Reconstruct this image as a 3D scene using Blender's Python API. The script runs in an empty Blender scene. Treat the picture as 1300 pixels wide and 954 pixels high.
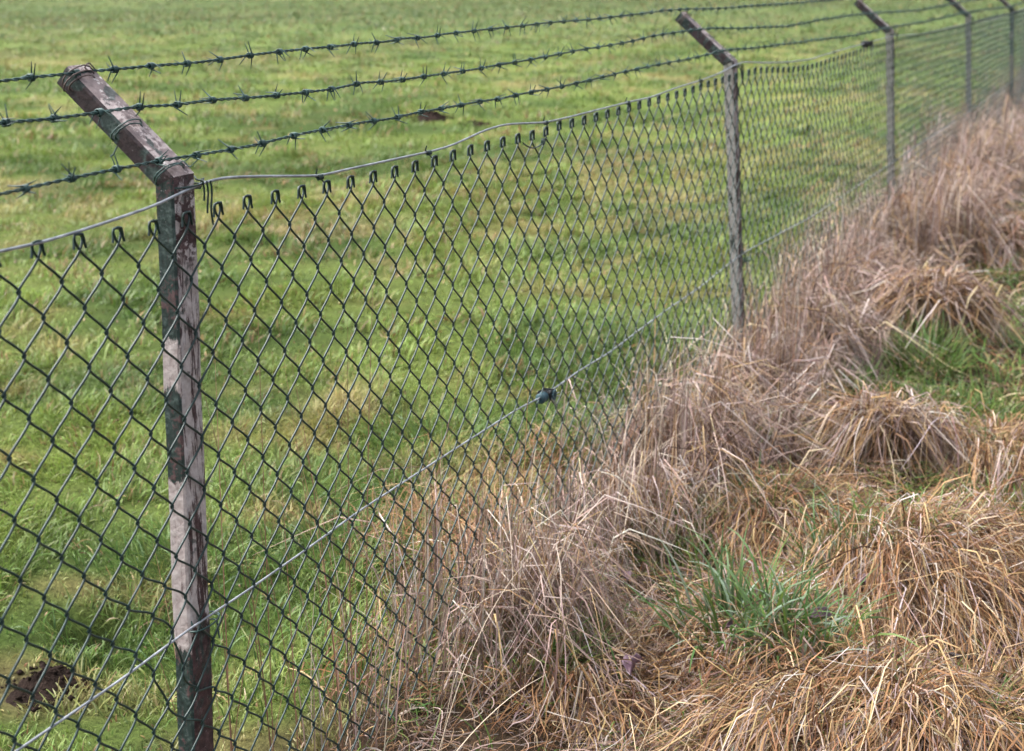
import bpy, bmesh, math, random
import numpy as np
from mathutils import Vector, Matrix
R = math.radians
rng = np.random.default_rng(7)
random.seed(7)
scene = bpy.context.scene
COL = scene.collection

# ------------------------------------------------------------ camera, sky, sun, exposure
CAM_Z = 1.39
PITCH = 14.684
cam_d = bpy.data.cameras.new('camera')
cam = bpy.data.objects.new('camera', cam_d); COL.objects.link(cam)
cam.location = (0, 0, CAM_Z)
cam.rotation_euler = (R(90 - PITCH), 0, 0)
cam_d.sensor_width = 36; cam_d.lens = 49.98
cam_d.shift_y = -44 / 1300
cam_d.clip_start = .05; cam_d.clip_end = 2000
cam_d.dof.use_dof = True
cam_d.dof.focus_distance = 2.35
cam_d.dof.aperture_fstop = 6.5
cam_d.dof.aperture_blades = 0
scene.camera = cam

SUN_EL, SUN_AZ = 55, -75          # azimuth measured from +Y towards +X
world = bpy.data.worlds.new('World'); scene.world = world
world.use_nodes = True
wn = world.node_tree.nodes; wl = world.node_tree.links
bg = wn['Background']
sky = wn.new('ShaderNodeTexSky'); sky.sky_type = 'NISHITA'; sky.sun_disc = False
sky.sun_elevation = R(SUN_EL); sky.sun_rotation = R(SUN_AZ)
sky.air_density = 1.0; sky.dust_density = 6.0; sky.ozone_density = 1.0
hs = wn.new('ShaderNodeHueSaturation'); hs.inputs['Saturation'].default_value = .35
wl.new(sky.outputs[0], hs.inputs['Color']); wl.new(hs.outputs[0], bg.inputs[0])
bg.inputs[1].default_value = .12
sl = bpy.data.lights.new('sun', 'SUN'); sl.energy = 1.3; sl.angle = R(35); sl.color = (1, .97, .93)
sun = bpy.data.objects.new('sun', sl); COL.objects.link(sun)
az, el = R(SUN_AZ), R(SUN_EL)
sdir = Vector((math.sin(az) * math.cos(el), math.cos(az) * math.cos(el), math.sin(el)))
sun.rotation_euler = sdir.to_track_quat('Z', 'Y').to_euler()
sun.location = (-4, 6, 8)
vs = scene.view_settings
vs.view_transform = 'Standard'; vs.look = 'None'; vs.gamma = 1; vs.use_curve_mapping = False
vs.exposure = 1.62
scene.cycles.use_denoising = True
scene.cycles.max_bounces = 5
scene.cycles.diffuse_bounces = 3
scene.cycles.transparent_max_bounces = 4
scene.cycles.use_adaptive_sampling = True
scene.cycles.adaptive_threshold = .02

# ------------------------------------------------------------ where things stand
F = 1805.0
TH = R(PITCH)
def ray(u, v):
    x, y = (u - 650) / F, (433 - v) / F
    return np.array([x, math.cos(TH) + y * math.sin(TH), y * math.cos(TH) - math.sin(TH)])
_r = ray(1500, -40)[:2]
DV = _r / np.linalg.norm(_r)                 # along the fence
NV = np.array([-DV[1], DV[0]])               # from the fence into the field
P1 = (ray(221, 225) * 1.95)[:2]
def fp(s, z, n=0.0):
    """fence coordinates -> world: s along, z height, n towards the field"""
    return np.array([P1[0] + s * DV[0] + n * NV[0], P1[1] + s * DV[1] + n * NV[1], z])
def on_fence(u, v, n=0.0):
    r = ray(u, v); k = (NV @ P1 + n) / (NV @ r[:2]); p = r * k
    return float(DV @ (p[:2] - P1)), float(p[2] + CAM_Z)
def on_ground(u, v, z=0.0):
    r = ray(u, v); k = (z - CAM_Z) / r[2]
    return float(r[0] * k), float(r[1] * k)
def sq(x, y):
    """world -> (s along fence, q into the field)"""
    ax, ay = x - P1[0], y - P1[1]
    return ax * DV[0] + ay * DV[1], ax * NV[0] + ay * NV[1]

# ------------------------------------------------------------ noise and relief
def vnoise(x, y, f, seed=0):
    x = np.asarray(x, float) * f + seed * 17.31; y = np.asarray(y, float) * f + seed * 9.17
    xi, yi = np.floor(x), np.floor(y); fx, fy = x - xi, y - yi
    fx = fx * fx * (3 - 2 * fx); fy = fy * fy * (3 - 2 * fy)
    def h(a, b):
        v = np.sin(a * 127.1 + b * 311.7 + seed * 74.7) * 43758.5453
        return v - np.floor(v)
    return (h(xi, yi) * (1 - fx) + h(xi + 1, yi) * fx) * (1 - fy) + (h(xi, yi + 1) * (1 - fx) + h(xi + 1, yi + 1) * fx) * fy
def fbm(x, y, f, seed=0, o=3):
    t, a, s = 0, .5, 0
    for i in range(o):
        t = t + a * vnoise(x, y, f * 2 ** i, seed + i); s += a; a *= .5
    return t / s
def sstep(a, b, x):
    t = np.clip((x - a) / (b - a), 0, 1); return t * t * (3 - 2 * t)

# tussocks on the near side: pixel of the crest, assumed height, radius, rise
TUSSOCKS = [
    # u, v, radius, rise, strands, (lean heading deg or None), label
    (1175, 690, .32, .23, 6400, 'broad golden tussock of dead grass combed down to the right at the right edge'),
    (960, 800, .22, .10, 2600, 'low straw mound carrying the largest tuft of blue green blades'),
    (1128, 560, .19, .22, 3000, 'arched brown tussock hooded over a dark hollow'),
    (1190, 395, .30, .26, 3600, 'pale bent-over tussock standing behind the bright green tuft'),
    (905, 640, .26, .07, 2400, 'flattened straw tussock in the hollow beside the standing grass band'),
    (1010, 655, .22, .08, 2000, 'small matted tussock of ginger grass between two larger mounds'),
    (1290, 560, .28, .16, 3000, 'dead grass tussock cut by the right edge above the golden tussock'),
    (1240, 300, .40, .13, 3200, 'far straw tussock near the bramble stems by the fourth post'),
    (760, 840, .20, .08, 1900, 'matted brown tussock at the foot of the standing grass with dark leaves'),
    (1060, 900, .26, .10, 2600, 'curly straw tussock below the purple leaf at the bottom edge'),
    (1250, 905, .28, .10, 2600, 'curly straw tussock behind the black twig in the bottom corner'),
]
MOUNDS = []
for (u, v, r, h, n, lab) in TUSSOCKS:
    x, y = on_ground(u, v, h * .6)
    MOUNDS.append((x, y, r, h * (.28 if 'hood' in lab or 'bent-over' in lab else .62)))
MOLES = [(545, 148, .19, .07), (602, 154, .13, .02), (50, 845, .085, .025), (512, 700, .0, .0)]
MOLE_W = [on_ground(u, v, .03) + (r, h) for (u, v, r, h) in MOLES[:3]]

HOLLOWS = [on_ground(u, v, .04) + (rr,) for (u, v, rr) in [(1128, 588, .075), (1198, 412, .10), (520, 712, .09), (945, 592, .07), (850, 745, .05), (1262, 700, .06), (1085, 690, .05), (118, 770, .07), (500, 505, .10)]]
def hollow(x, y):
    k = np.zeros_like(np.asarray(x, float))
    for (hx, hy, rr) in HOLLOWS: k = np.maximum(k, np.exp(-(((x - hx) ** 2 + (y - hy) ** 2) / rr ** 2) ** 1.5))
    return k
def height(x, y):
    x = np.asarray(x, float); y = np.asarray(y, float)
    s, q = sq(x, y)
    d = np.hypot(x, y)
    base = (fbm(x, y, 2.2, 3) - .5) * .05 + (fbm(x, y, .35, 5) - .5) * .12 * sstep(3, 12, d)
    far = (fbm(x, y, .05, 8, 2) - .5) * .8 * sstep(15, 60, d)
    near = sstep(.1, -.5, q)
    base = base + near * ((fbm(x, y, 3.5, 11) - .5) * .08)
    base = base - .10 * np.exp(-((q + 1.15) / .30) ** 2) * .4
    for (mx, my, r, h) in MOUNDS:
        base = base + h * np.exp(-(((x - mx) ** 2 + (y - my) ** 2) / (r * .8) ** 2) ** 1.4)
    # a hummock under the dead grass below the second span of mesh
    base = base - .06 * np.exp(-((s - .55) ** 2 / .10 + (q - .55) ** 2 / .05))
    return base + far - .07 * hollow(x, y)

# ------------------------------------------------------------ materials
def new_mat(name):
    m = bpy.data.materials.new(name); m.use_nodes = True
    nt = m.node_tree; b = nt.nodes['Principled BSDF']
    return m, nt, b
def N(nt, t, **kw):
    n = nt.nodes.new(t)
    for k, v in kw.items(): setattr(n, k, v)
    return n
def noise_node(nt, vec, scale, detail=4, rough=.55):
    n = N(nt, 'ShaderNodeTexNoise'); n.inputs['Scale'].default_value = scale
    n.inputs['Detail'].default_value = detail; n.inputs['Roughness'].default_value = rough
    nt.links.new(vec, n.inputs['Vector']); return n.outputs['Fac']
def ramp(nt, fac, stops):
    r = N(nt, 'ShaderNodeValToRGB'); e = r.color_ramp.elements
    e[0].position, e[0].color = stops[0][0], (*stops[0][1], 1)
    e[1].position, e[1].color = stops[-1][0], (*stops[-1][1], 1)
    for p, c in stops[1:-1]:
        k = e.new(p); k.color = (*c, 1)
    nt.links.new(fac, r.inputs[0]); return r.outputs[0]
def mix(nt, fac, a, b):
    m = N(nt, 'ShaderNodeMix', data_type='RGBA')
    for sock, v in ((m.inputs[0], fac), (m.inputs[6], a), (m.inputs[7], b)):
        if hasattr(v, 'is_output'): nt.links.new(v, sock)
        elif isinstance(v, tuple): sock.default_value = (*v, 1)
        else: sock.default_value = v
    return m.outputs[2]
def mathn(nt, op, a, b=0, c=0):
    m = N(nt, 'ShaderNodeMath', operation=op)
    for i, v in enumerate((a, b, c)):
        if hasattr(v, 'is_output'): nt.links.new(v, m.inputs[i])
        else: m.inputs[i].default_value = v
    return m.outputs[0]
def bump(nt, b, fac, strength, dist=.002):
    n = N(nt, 'ShaderNodeBump'); n.inputs['Strength'].default_value = strength; n.inputs['Distance'].default_value = dist
    nt.links.new(fac, n.inputs['Height']); nt.links.new(n.outputs[0], b.inputs['Normal'])
def coords(nt): return N(nt, 'ShaderNodeTexCoord').outputs['Object']

def blade_mat(name, trans=.35, spec=.25, rough=.5):
    m, nt, b = new_mat(name)
    at = N(nt, 'ShaderNodeAttribute', attribute_name='tint')
    nt.links.new(at.outputs['Color'], b.inputs['Base Color'])
    b.inputs['Roughness'].default_value = rough; b.inputs['Specular IOR Level'].default_value = spec
    tr = N(nt, 'ShaderNodeBsdfTranslucent'); nt.links.new(at.outputs['Color'], tr.inputs['Color'])
    mx = N(nt, 'ShaderNodeMixShader'); mx.inputs[0].default_value = trans
    nt.links.new(b.outputs[0], mx.inputs[1]); nt.links.new(tr.outputs[0], mx.inputs[2])
    nt.links.new(mx.outputs[0], nt.nodes['Material Output'].inputs['Surface'])
    return m
M_GREEN = blade_mat('green_grass', .3, .3, .45)
M_STRAW = blade_mat('dry_straw', .12, .2, .6)

m, nt, b = new_mat('turf_soil')
at = N(nt, 'ShaderNodeAttribute', attribute_name='tint')
oc = coords(nt)
n1 = noise_node(nt, oc, 60, 5, .7); n2 = noise_node(nt, oc, 9, 4, .6)
v1 = ramp(nt, n1, [(.3, (.45, .45, .45)), (.7, (1.45, 1.45, 1.45))])
v2 = ramp(nt, n2, [(.3, (.75, .72, .68)), (.7, (1.2, 1.22, 1.2))])
mm = N(nt, 'ShaderNodeMix', data_type='RGBA', blend_type='MULTIPLY'); mm.inputs[0].default_value = 1
nt.links.new(at.outputs['Color'], mm.inputs[6]); nt.links.new(v1, mm.inputs[7])
m2 = N(nt, 'ShaderNodeMix', data_type='RGBA', blend_type='MULTIPLY'); m2.inputs[0].default_value = 1
nt.links.new(mm.outputs[2], m2.inputs[6]); nt.links.new(v2, m2.inputs[7])
nt.links.new(m2.outputs[2], b.inputs['Base Color'])
b.inputs['Roughness'].default_value = .95; b.inputs['Specular IOR Level'].default_value = .1
bump(nt, b, n1, .8, .02)
M_GROUND = m

m, nt, b = new_mat('dark_soil')
oc = coords(nt); nn = noise_node(nt, oc, 45, 6, .7)
nt.links.new(ramp(nt, nn, [(.3, (.010, .007, .006)), (.7, (.055, .038, .032))]), b.inputs['Base Color'])
b.inputs['Roughness'].default_value = .95; b.inputs['Specular IOR Level'].default_value = .05; bump(nt, b, nn, 1, .02); M_SOIL = m

m, nt, b = new_mat('green_plastic_wire')
oc = coords(nt); nn = noise_node(nt, oc, 35, 4)
nt.links.new(ramp(nt, nn, [(.35, (.005, .021, .020)), (.7, (.014, .044, .042))]), b.inputs['Base Color'])
b.inputs['Roughness'].default_value = .38; b.inputs['Specular IOR Level'].default_value = .5
M_MESH = m

m, nt, b = new_mat('green_coated_barbed_wire')
oc = coords(nt); nn = noise_node(nt, oc, 60, 4)
nt.links.new(ramp(nt, nn, [(.35, (.008, .030, .029)), (.58, (.030, .078, .073)), (.76, (.13, .20, .195))]), b.inputs['Base Color'])
b.inputs['Roughness'].default_value = .45; M_BARB = m

m, nt, b = new_mat('galvanised_wire')
oc = coords(nt); nn = noise_node(nt, oc, 40, 4)
nt.links.new(ramp(nt, nn, [(.35, (.20, .22, .25)), (.65, (.42, .45, .49))]), b.inputs['Base Color'])
b.inputs['Metallic'].default_value = .35; b.inputs['Roughness'].default_value = .42; M_GALV = m

def post_mat(name, kind, seed=0.0):
    """kind: 'side' (perpendicular leg), 'face' (leg along the fence), 'arm_side', 'arm_top', 'grey'"""
    m, nt, b = new_mat(name)
    oc = coords(nt)
    mp = N(nt, 'ShaderNodeMapping'); mp.inputs['Location'].default_value = (seed, seed * 2.3, seed * .7)
    mp.inputs['Scale'].default_value = (1, 1, .38); nt.links.new(oc, mp.inputs[0]); v = mp.outputs[0]
    mp2 = N(nt, 'ShaderNodeMapping'); mp2.inputs['Location'].default_value = (seed, seed * 1.3, seed * .9); nt.links.new(oc, mp2.inputs[0]); w = mp2.outputs[0]
    mp3 = N(nt, 'ShaderNodeMapping'); mp3.inputs['Scale'].default_value = (1.6, 1.6, .16); mp3.inputs['Location'].default_value = (seed, 1, 2); nt.links.new(oc, mp3.inputs[0]); vl = mp3.outputs[0]
    sx = N(nt, 'ShaderNodeSeparateXYZ'); nt.links.new(oc, sx.inputs[0]); z = sx.outputs[2]
    big = noise_node(nt, v, 22, 5, .6); fine = noise_node(nt, w, 95, 5, .65); spk = noise_node(nt, w, 210, 3, .6)
    brown = ramp(nt, fine, [(.3, (.022, .012, .014)), (.55, (.075, .042, .045)), (.75, (.16, .10, .10))])
    green = ramp(nt, fine, [(.3, (.009, .015, .015)), (.52, (.026, .045, .042)), (.76, (.13, .17, .16))])
    pink = ramp(nt, fine, [(.25, (.26, .20, .195)), (.5, (.43, .365, .36)), (.8, (.60, .54, .53))])
    white = ramp(nt, fine, [(.3, (.42, .38, .37)), (.7, (.72, .70, .69))])
    sharp = lambda f, a, c: ramp(nt, f, [(a, (0, 0, 0)), (a + c, (1, 1, 1))])
    if kind == 'side':
        # broad worn bands up the leg: dark green, old pink primer, bottom bare
        zz = mathn(nt, 'MULTIPLY_ADD', big, .10, mathn(nt, 'MULTIPLY_ADD', noise_node(nt, v, 70, 6, .8), .09, mathn(nt, 'ADD', z, -.045)))
        band = ramp(nt, mathn(nt, 'MULTIPLY', zz, .9), [(0.0, (0, 0, 0)), (.42, (0, 0, 0)), (.425, (1, 1, 1)), (.655, (1, 1, 1)), (.66, (0, 0, 0)), (.77, (0, 0, 0)), (.775, (1, 1, 1)), (.83, (1, 1, 1)), (.835, (0, 0, 0))])
        c = mix(nt, sharp(big, .50, .03), green, mix(nt, sharp(fine, .5, .05), green, brown))
        c = mix(nt, band, c, pink)
        c = mix(nt, mathn(nt, 'MULTIPLY', sharp(noise_node(nt, vl, 60, 7, .8), .58, .03), .85), c, brown)
    elif kind == 'face':
        zz = mathn(nt, 'MULTIPLY_ADD', big, .12, mathn(nt, 'MULTIPLY_ADD', noise_node(nt, v, 70, 6, .8), .12, mathn(nt, 'ADD', z, -.06)))
        top = ramp(nt, mathn(nt, 'MULTIPLY', zz, .9), [(0, (0, 0, 0)), (.45, (0, 0, 0)), (.455, (1, 1, 1)), (1, (1, 1, 1))])
        lower = mix(nt, sharp(big, .5, .03), brown, green)
        c = mix(nt, top, lower, mix(nt, .35, pink, white))
        c = mix(nt, sharp(noise_node(nt, vl, 46, 7, .78), .505, .03), c, brown)
        c = mix(nt, mathn(nt, 'MULTIPLY', sharp(noise_node(nt, w, 30, 5, .6), .60, .03), .7), c, green)
        up_ = ramp(nt, mathn(nt, 'MULTIPLY', zz, .8), [(0, (0, 0, 0)), (.83, (0, 0, 0)), (.85, (1, 1, 1)), (1, (1, 1, 1))])
        c = mix(nt, mathn(nt, 'MULTIPLY', up_, sharp(noise_node(nt, w, 40, 6, .7), .44, .05)), c, brown)
    elif kind == 'arm_side':
        dk = ramp(nt, fine, [(.3, (.012, .009, .012)), (.7, (.055, .034, .038))])
        c = mix(nt, sharp(noise_node(nt, w, 26, 4, .6), .50, .08), dk, green)
        c = mix(nt, sharp(noise_node(nt, w, 34, 6, .75), .66, .015), c, white)
    elif kind == 'arm_top':
        c = mix(nt, sharp(noise_node(nt, w, 30, 6, .7), .53, .03), mix(nt, .35, brown, pink), pink)
        c = mix(nt, sharp(noise_node(nt, w, 48, 6, .75), .60, .02), c, white)
        c = mix(nt, mathn(nt, 'MULTIPLY', sharp(noise_node(nt, w, 22, 5, .6), .62, .03), .8), c, green)
    elif kind == 'weathered_side':
        c = mix(nt, sharp(noise_node(nt, vl, 26, 6, .75), .38, .07), green, mix(nt, .85, green, white))
        c = mix(nt, sharp(noise_node(nt, v, 40, 6, .72), .60, .03), c, pink)
    elif kind == 'weathered_face':
        c = mix(nt, sharp(noise_node(nt, v, 34, 6, .7), .46, .05), pink, brown)
        c = mix(nt, sharp(noise_node(nt, w, 40, 5, .7), .60, .03), c, white)
    else:
        c = ramp(nt, big, [(.3, (.26, .27, .29)), (.6, (.50, .50, .52)), (.8, (.62, .62, .63))])
        c = mix(nt, sharp(fine, .62, .03), c, brown)
    c = mix(nt, mathn(nt, 'MULTIPLY', sharp(spk, .69, .02), .25 if kind == 'arm_side' else .5), c, white)
    nt.links.new(c, b.inputs['Base Color'])
    b.inputs['Roughness'].default_value = .6; b.inputs['Specular IOR Level'].default_value = .35
    bump(nt, b, mathn(nt, 'ADD', fine, big), .7, .003)
    return m
PM = {k: post_mat('peeling_paint_' + k, k, i * 1.7) for i, k in enumerate(('side', 'face', 'arm_side', 'arm_top', 'weathered_side', 'weathered_face', 'grey'))}

def simple(name, col, rough=.6, metal=0.0, var=.35, scale=60):
    m, nt, b = new_mat(name); oc = coords(nt); nn = noise_node(nt, oc, scale, 4)
    lo = tuple(c * (1 - var) for c in col); hi = tuple(min(1, c * (1 + var)) for c in col)
    nt.links.new(ramp(nt, nn, [(.3, lo), (.7, hi)]), b.inputs['Base Color'])
    b.inputs['Roughness'].default_value = rough; b.inputs['Metallic'].default_value = metal
    bump(nt, b, nn, .4, .001); return m
M_TEAL = simple('worn_teal_paint', (.022, .065, .085), .55)
M_BLACK = simple('black_steel', (.012, .013, .016), .5)
M_LEAF = simple('purple_brown_leaf', (.17, .10, .135), .45)
M_TWIG = simple('black_twig', (.03, .022, .022), .7)
M_RUST = simple('rusty_wire', (.09, .06, .055), .6)

# ------------------------------------------------------------ object helpers
def mesh_obj(name, V, Fc, mat, parent=None, smooth=False, mats=None, midx=None):
    me = bpy.data.meshes.new(name)
    me.from_pydata([tuple(map(float, v)) for v in V], [], [tuple(map(int, f)) for f in Fc]); me.update()
    for mt in (mats or [mat]): me.materials.append(mt)
    if midx is not None: me.polygons.foreach_set('material_index', midx)
    if smooth: me.polygons.foreach_set('use_smooth', [True] * len(me.polygons))
    o = bpy.data.objects.new(name, me); COL.objects.link(o)
    if parent: o.parent = parent
    return o
def np_obj(name, V, Q, mat, tint=None, parent=None, smooth=False):
    """fast path: V (n,3), Q (m,4) quads, tint (n,3)"""
    me = bpy.data.meshes.new(name)
    V = np.asarray(V, np.float32); Q = np.asarray(Q, np.int32)
    me.vertices.add(len(V)); me.vertices.foreach_set('co', V.ravel())
    me.loops.add(Q.size); me.loops.foreach_set('vertex_index', Q.ravel())
    me.polygons.add(len(Q)); me.polygons.foreach_set('loop_start', np.arange(0, Q.size, 4, dtype=np.int32))
    if smooth: me.polygons.foreach_set('use_smooth', np.ones(len(Q), bool))
    me.update(calc_edges=True)
    if tint is not None:
        a = me.attributes.new('tint', 'FLOAT_COLOR', 'POINT')
        c = np.ones((len(V), 4), np.float32); c[:, :3] = np.clip(tint, 0, 1); a.data.foreach_set('color', c.ravel())
    me.materials.append(mat)
    o = bpy.data.objects.new(name, me); COL.objects.link(o)
    if parent: o.parent = parent
    return o
def tag(o, label=None, cat=None, group=None, kind=None):
    for k, v in (('label', label), ('category', cat), ('group', group), ('kind', kind)):
        if v: o[k] = v
    return o
def tube(pts, r, sides=6, caps=True):
    """pts (n,3) -> verts, quads of a swept tube (parallel transport)"""
    P = np.asarray(pts, float); n = len(P)
    T = np.gradient(P, axis=0); T /= np.linalg.norm(T, axis=1)[:, None] + 1e-12
    rr = np.full(n, r) if np.isscalar(r) else np.asarray(r, float)
    up = np.array([0, 0, 1.]) if abs(T[0][2]) < .9 else np.array([1., 0, 0])
    a = np.cross(T[0], up); a /= np.linalg.norm(a)
    A = np.empty((n, 3))
    for i in range(n):
        a = a - T[i] * (a @ T[i]); l = np.linalg.norm(a)
        a = a / l if l > 1e-9 else np.cross(T[i], [0, 1, 0.]); A[i] = a
    B = np.cross(T, A)
    ang = np.arange(sides) * 2 * math.pi / sides
    V = P[:, None] + rr[:, None, None] * (A[:, None] * np.cos(ang)[None, :, None] + B[:, None] * np.sin(ang)[None, :, None])
    i = np.arange(n - 1)[:, None] * sides; j = np.arange(sides)[None]; k = (j + 1) % sides
    Q = np.stack([i + j, i + k, i + sides + k, i + sides + j], -1).reshape(-1, 4)
    return V.reshape(-1, 3), Q
class Acc:
    def __init__(s): s.V, s.Q, s.n = [], [], 0
    def add(s, VQ):
        V, Q = VQ; s.V.append(V); s.Q.append(Q + s.n); s.n += len(V); return s
    def build(s, name, mat, parent=None, smooth=True):
        return np_obj(name, np.concatenate(s.V), np.concatenate(s.Q), mat, None, parent, smooth)
def smooth_curve(pts, step, passes=3):
    """pts [(s, z)...] -> finely resampled smoothed polyline"""
    p = np.array(sorted(pts)); s = np.arange(p[0, 0], p[-1, 0] + step, step)
    z = np.interp(s, p[:, 0], p[:, 1])
    w = max(3, int(.06 / step) | 1); ker = np.ones(w) / w
    for _ in range(passes):
        z = np.convolve(np.pad(z, w // 2, mode='edge'), ker, 'valid')
    return s, z

# ------------------------------------------------------------ ground
def axis(lo, hi, d0, g):
    a = [0.0]; d = d0
    while a[-1] < hi: a.append(a[-1] + d); d *= g
    b_ = [0.0]; d = d0
    while b_[-1] > lo: b_.append(b_[-1] - d); d *= g
    return np.array(sorted(set(a + b_)))
def field_tint(x, y):
    """albedo of the living turf: patches of yellow green, green, straw"""
    a = fbm(x, y, 1.6, 21, 3); b_ = fbm(x, y, .45, 25, 3); c_ = fbm(x, y, 4.5, 31, 2)
    d = np.hypot(x, y)
    g1 = np.array([.092, .152, .034]); g2 = np.array([.205, .275, .066]); g3 = np.array([.37, .30, .13])
    t = sstep(.32, .68, a)[..., None]; col = g1 * (1 - t) + g2 * t
    t2 = (sstep(.52, .74, b_ * .45 + c_ * .55) * .72)[..., None]; col = col * (1 - t2) + g3 * t2
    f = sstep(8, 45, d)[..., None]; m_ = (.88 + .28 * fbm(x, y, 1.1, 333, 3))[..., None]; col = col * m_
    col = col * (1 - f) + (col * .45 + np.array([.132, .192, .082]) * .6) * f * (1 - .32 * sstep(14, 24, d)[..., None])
    return col
gx = axis(-400, 400, .035, 1.022) + .3
gy = axis(-6, 600, .035, 1.018) + 3.0
X, Y = np.meshgrid(gx, gy)
Z = height(X, Y)
S_, Q_ = sq(X, Y)
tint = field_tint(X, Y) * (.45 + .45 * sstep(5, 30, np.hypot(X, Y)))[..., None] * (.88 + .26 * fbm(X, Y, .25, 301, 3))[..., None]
soil = np.array([.050, .034, .022]) * (.6 + .9 * fbm(X, Y, 6, 41))[..., None]
edge = sstep(.30, -.05, Q_ + (fbm(X, Y, 3, 44) - .5) * .5)[..., None]
tint = tint * (1 - edge) + soil * edge
tint = tint * (1 - .75 * hollow(X, Y))[..., None]  # shade of the hollows painted into the ground colour
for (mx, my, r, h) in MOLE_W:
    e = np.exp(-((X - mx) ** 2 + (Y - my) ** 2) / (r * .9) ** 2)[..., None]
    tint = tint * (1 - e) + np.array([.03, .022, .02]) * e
nx, ny = len(gx), len(gy)
i, j = np.meshgrid(np.arange(nx - 1), np.arange(ny - 1))
k = (j * nx + i).ravel()
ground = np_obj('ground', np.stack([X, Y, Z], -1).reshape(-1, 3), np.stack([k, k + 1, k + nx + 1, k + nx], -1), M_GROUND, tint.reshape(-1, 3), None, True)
tag(ground, 'uneven pasture turf running to the horizon', 'ground', kind='structure')

# ------------------------------------------------------------ strands of grass
def strands(name, P0, head, elev, L, K, droop, width, colr, mat, lift=.0, wander=.25, clamp=True, tipc=1.0, power=1.3, parent=None, rootz=None, fold=None, kink=0.0):
    """every blade is a thin tapering ribbon that grows, bends over and lies on what is below it"""
    n = len(P0); P0 = np.asarray(P0, float)
    x, y = P0[:, 0].copy(), P0[:, 1].copy()
    z = height(x, y) - .004 if rootz is None else rootz.copy()
    head = head.copy(); dl = L / K
    eps = rng.random(n) * lift
    roll = rng.normal(0, .6, n)
    pts = np.empty((n, K + 1, 3)); side = np.empty((n, K + 1, 3))
    wdir = rng.normal(0, wander, n)
    kk_at = np.where(rng.random(n) < kink, rng.integers(1, K, n), 99); kh = rng.normal(0, 1.0, n); ke = rng.normal(-.35, .5, n); koff = np.zeros(n)
    for k in range(K + 1):
        e = elev - droop * (k / K) ** power
        if fold is not None:          # fold: (where, end elevation)
            e = elev + (fold[1] - elev) * sstep(fold[0] - .10, fold[0] + .12, k / K)
        hit = kk_at == k; head = head + kh * hit; koff = koff + ke * hit
        e = e + koff
        pts[:, k] = np.stack([x, y, z], -1)
        sx, sy = -np.sin(head), np.cos(head)
        side[:, k] = np.stack([sx * np.cos(roll), sy * np.cos(roll), np.sin(roll)], -1)
        head = head + (wdir + rng.normal(0, wander, n) * .5) / K * 2
        x = x + np.cos(e) * np.cos(head) * dl; y = y + np.cos(e) * np.sin(head) * dl; z = z + np.sin(e) * dl
        if clamp: z = np.maximum(z, height(x, y) + .003 + eps)
    t = np.linspace(0, 1, K + 1)
    w = (width[:, None] * (1 - .85 * t ** 2.2)[None, :] * .5)[..., None]
    A = pts - side * w; B = pts + side * w
    V = np.stack([A, B], 2).reshape(-1, 3)
    base = np.arange(n)[:, None] * (2 * (K + 1)); kk = np.arange(K)[None] * 2
    q0 = base + kk
    Q = np.stack([q0, q0 + 1, q0 + 3, q0 + 2], -1).reshape(-1, 4)
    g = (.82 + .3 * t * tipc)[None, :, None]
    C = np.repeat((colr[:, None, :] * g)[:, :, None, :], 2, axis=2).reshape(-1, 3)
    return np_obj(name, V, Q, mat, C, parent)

def straw_cols(n, kind='gold'):
    if kind == 'gold':
        A = np.array([[.42, .265, .125], [.52, .37, .19], [.28, .145, .068], [.64, .51, .34], [.33, .21, .12], [.11, .06, .036]])
        p = [.24, .20, .2, .1, .14, .12]
    elif kind == 'ginger':
        A = np.array([[.30, .15, .07], [.38, .21, .11], [.20, .095, .05], [.44, .30, .18]])
        p = [.3, .25, .3, .15]
    elif kind == 'pink':
        A = np.array([[.39, .29, .25], [.52, .42, .38], [.28, .195, .17], [.36, .25, .195], [.66, .58, .54], [.14, .09, .078]])
        p = [.25, .2, .2, .13, .08, .14]
    elif kind == 'green':
        A = np.array([[.095, .18, .035], [.14, .225, .05], [.065, .13, .035], [.23, .27, .08]])
        p = [.35, .3, .2, .15]
    elif kind == 'blue':
        A = np.array([[.085, .165, .045], [.13, .21, .085], [.27, .34, .25], [.13, .20, .045]])
        p = [.35, .3, .15, .2]
    c = A[rng.choice(len(A), n, p=p)]
    return c * .90 * (1 + rng.normal(0, .16, (n, 1))) * (1 + rng.normal(0, .04, (n, 3)))

def locks(n, per=9):
    """index of the lock each strand belongs to, so that strands lie in combed locks"""
    m = max(1, n // per)
    return m, rng.integers(0, m, n)
HN = math.atan2(-NV[1], -NV[0])       # heading from the fence towards the path side
HD = math.atan2(DV[1], DV[0])

def in_view(x, y, m=1.12):
    """keeps roots the photograph could see, with a margin all round"""
    f = y * math.cos(TH) + CAM_Z * math.sin(TH)
    return (np.abs(x) < f * .36 * m + .35) & (y > 1.2)

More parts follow.
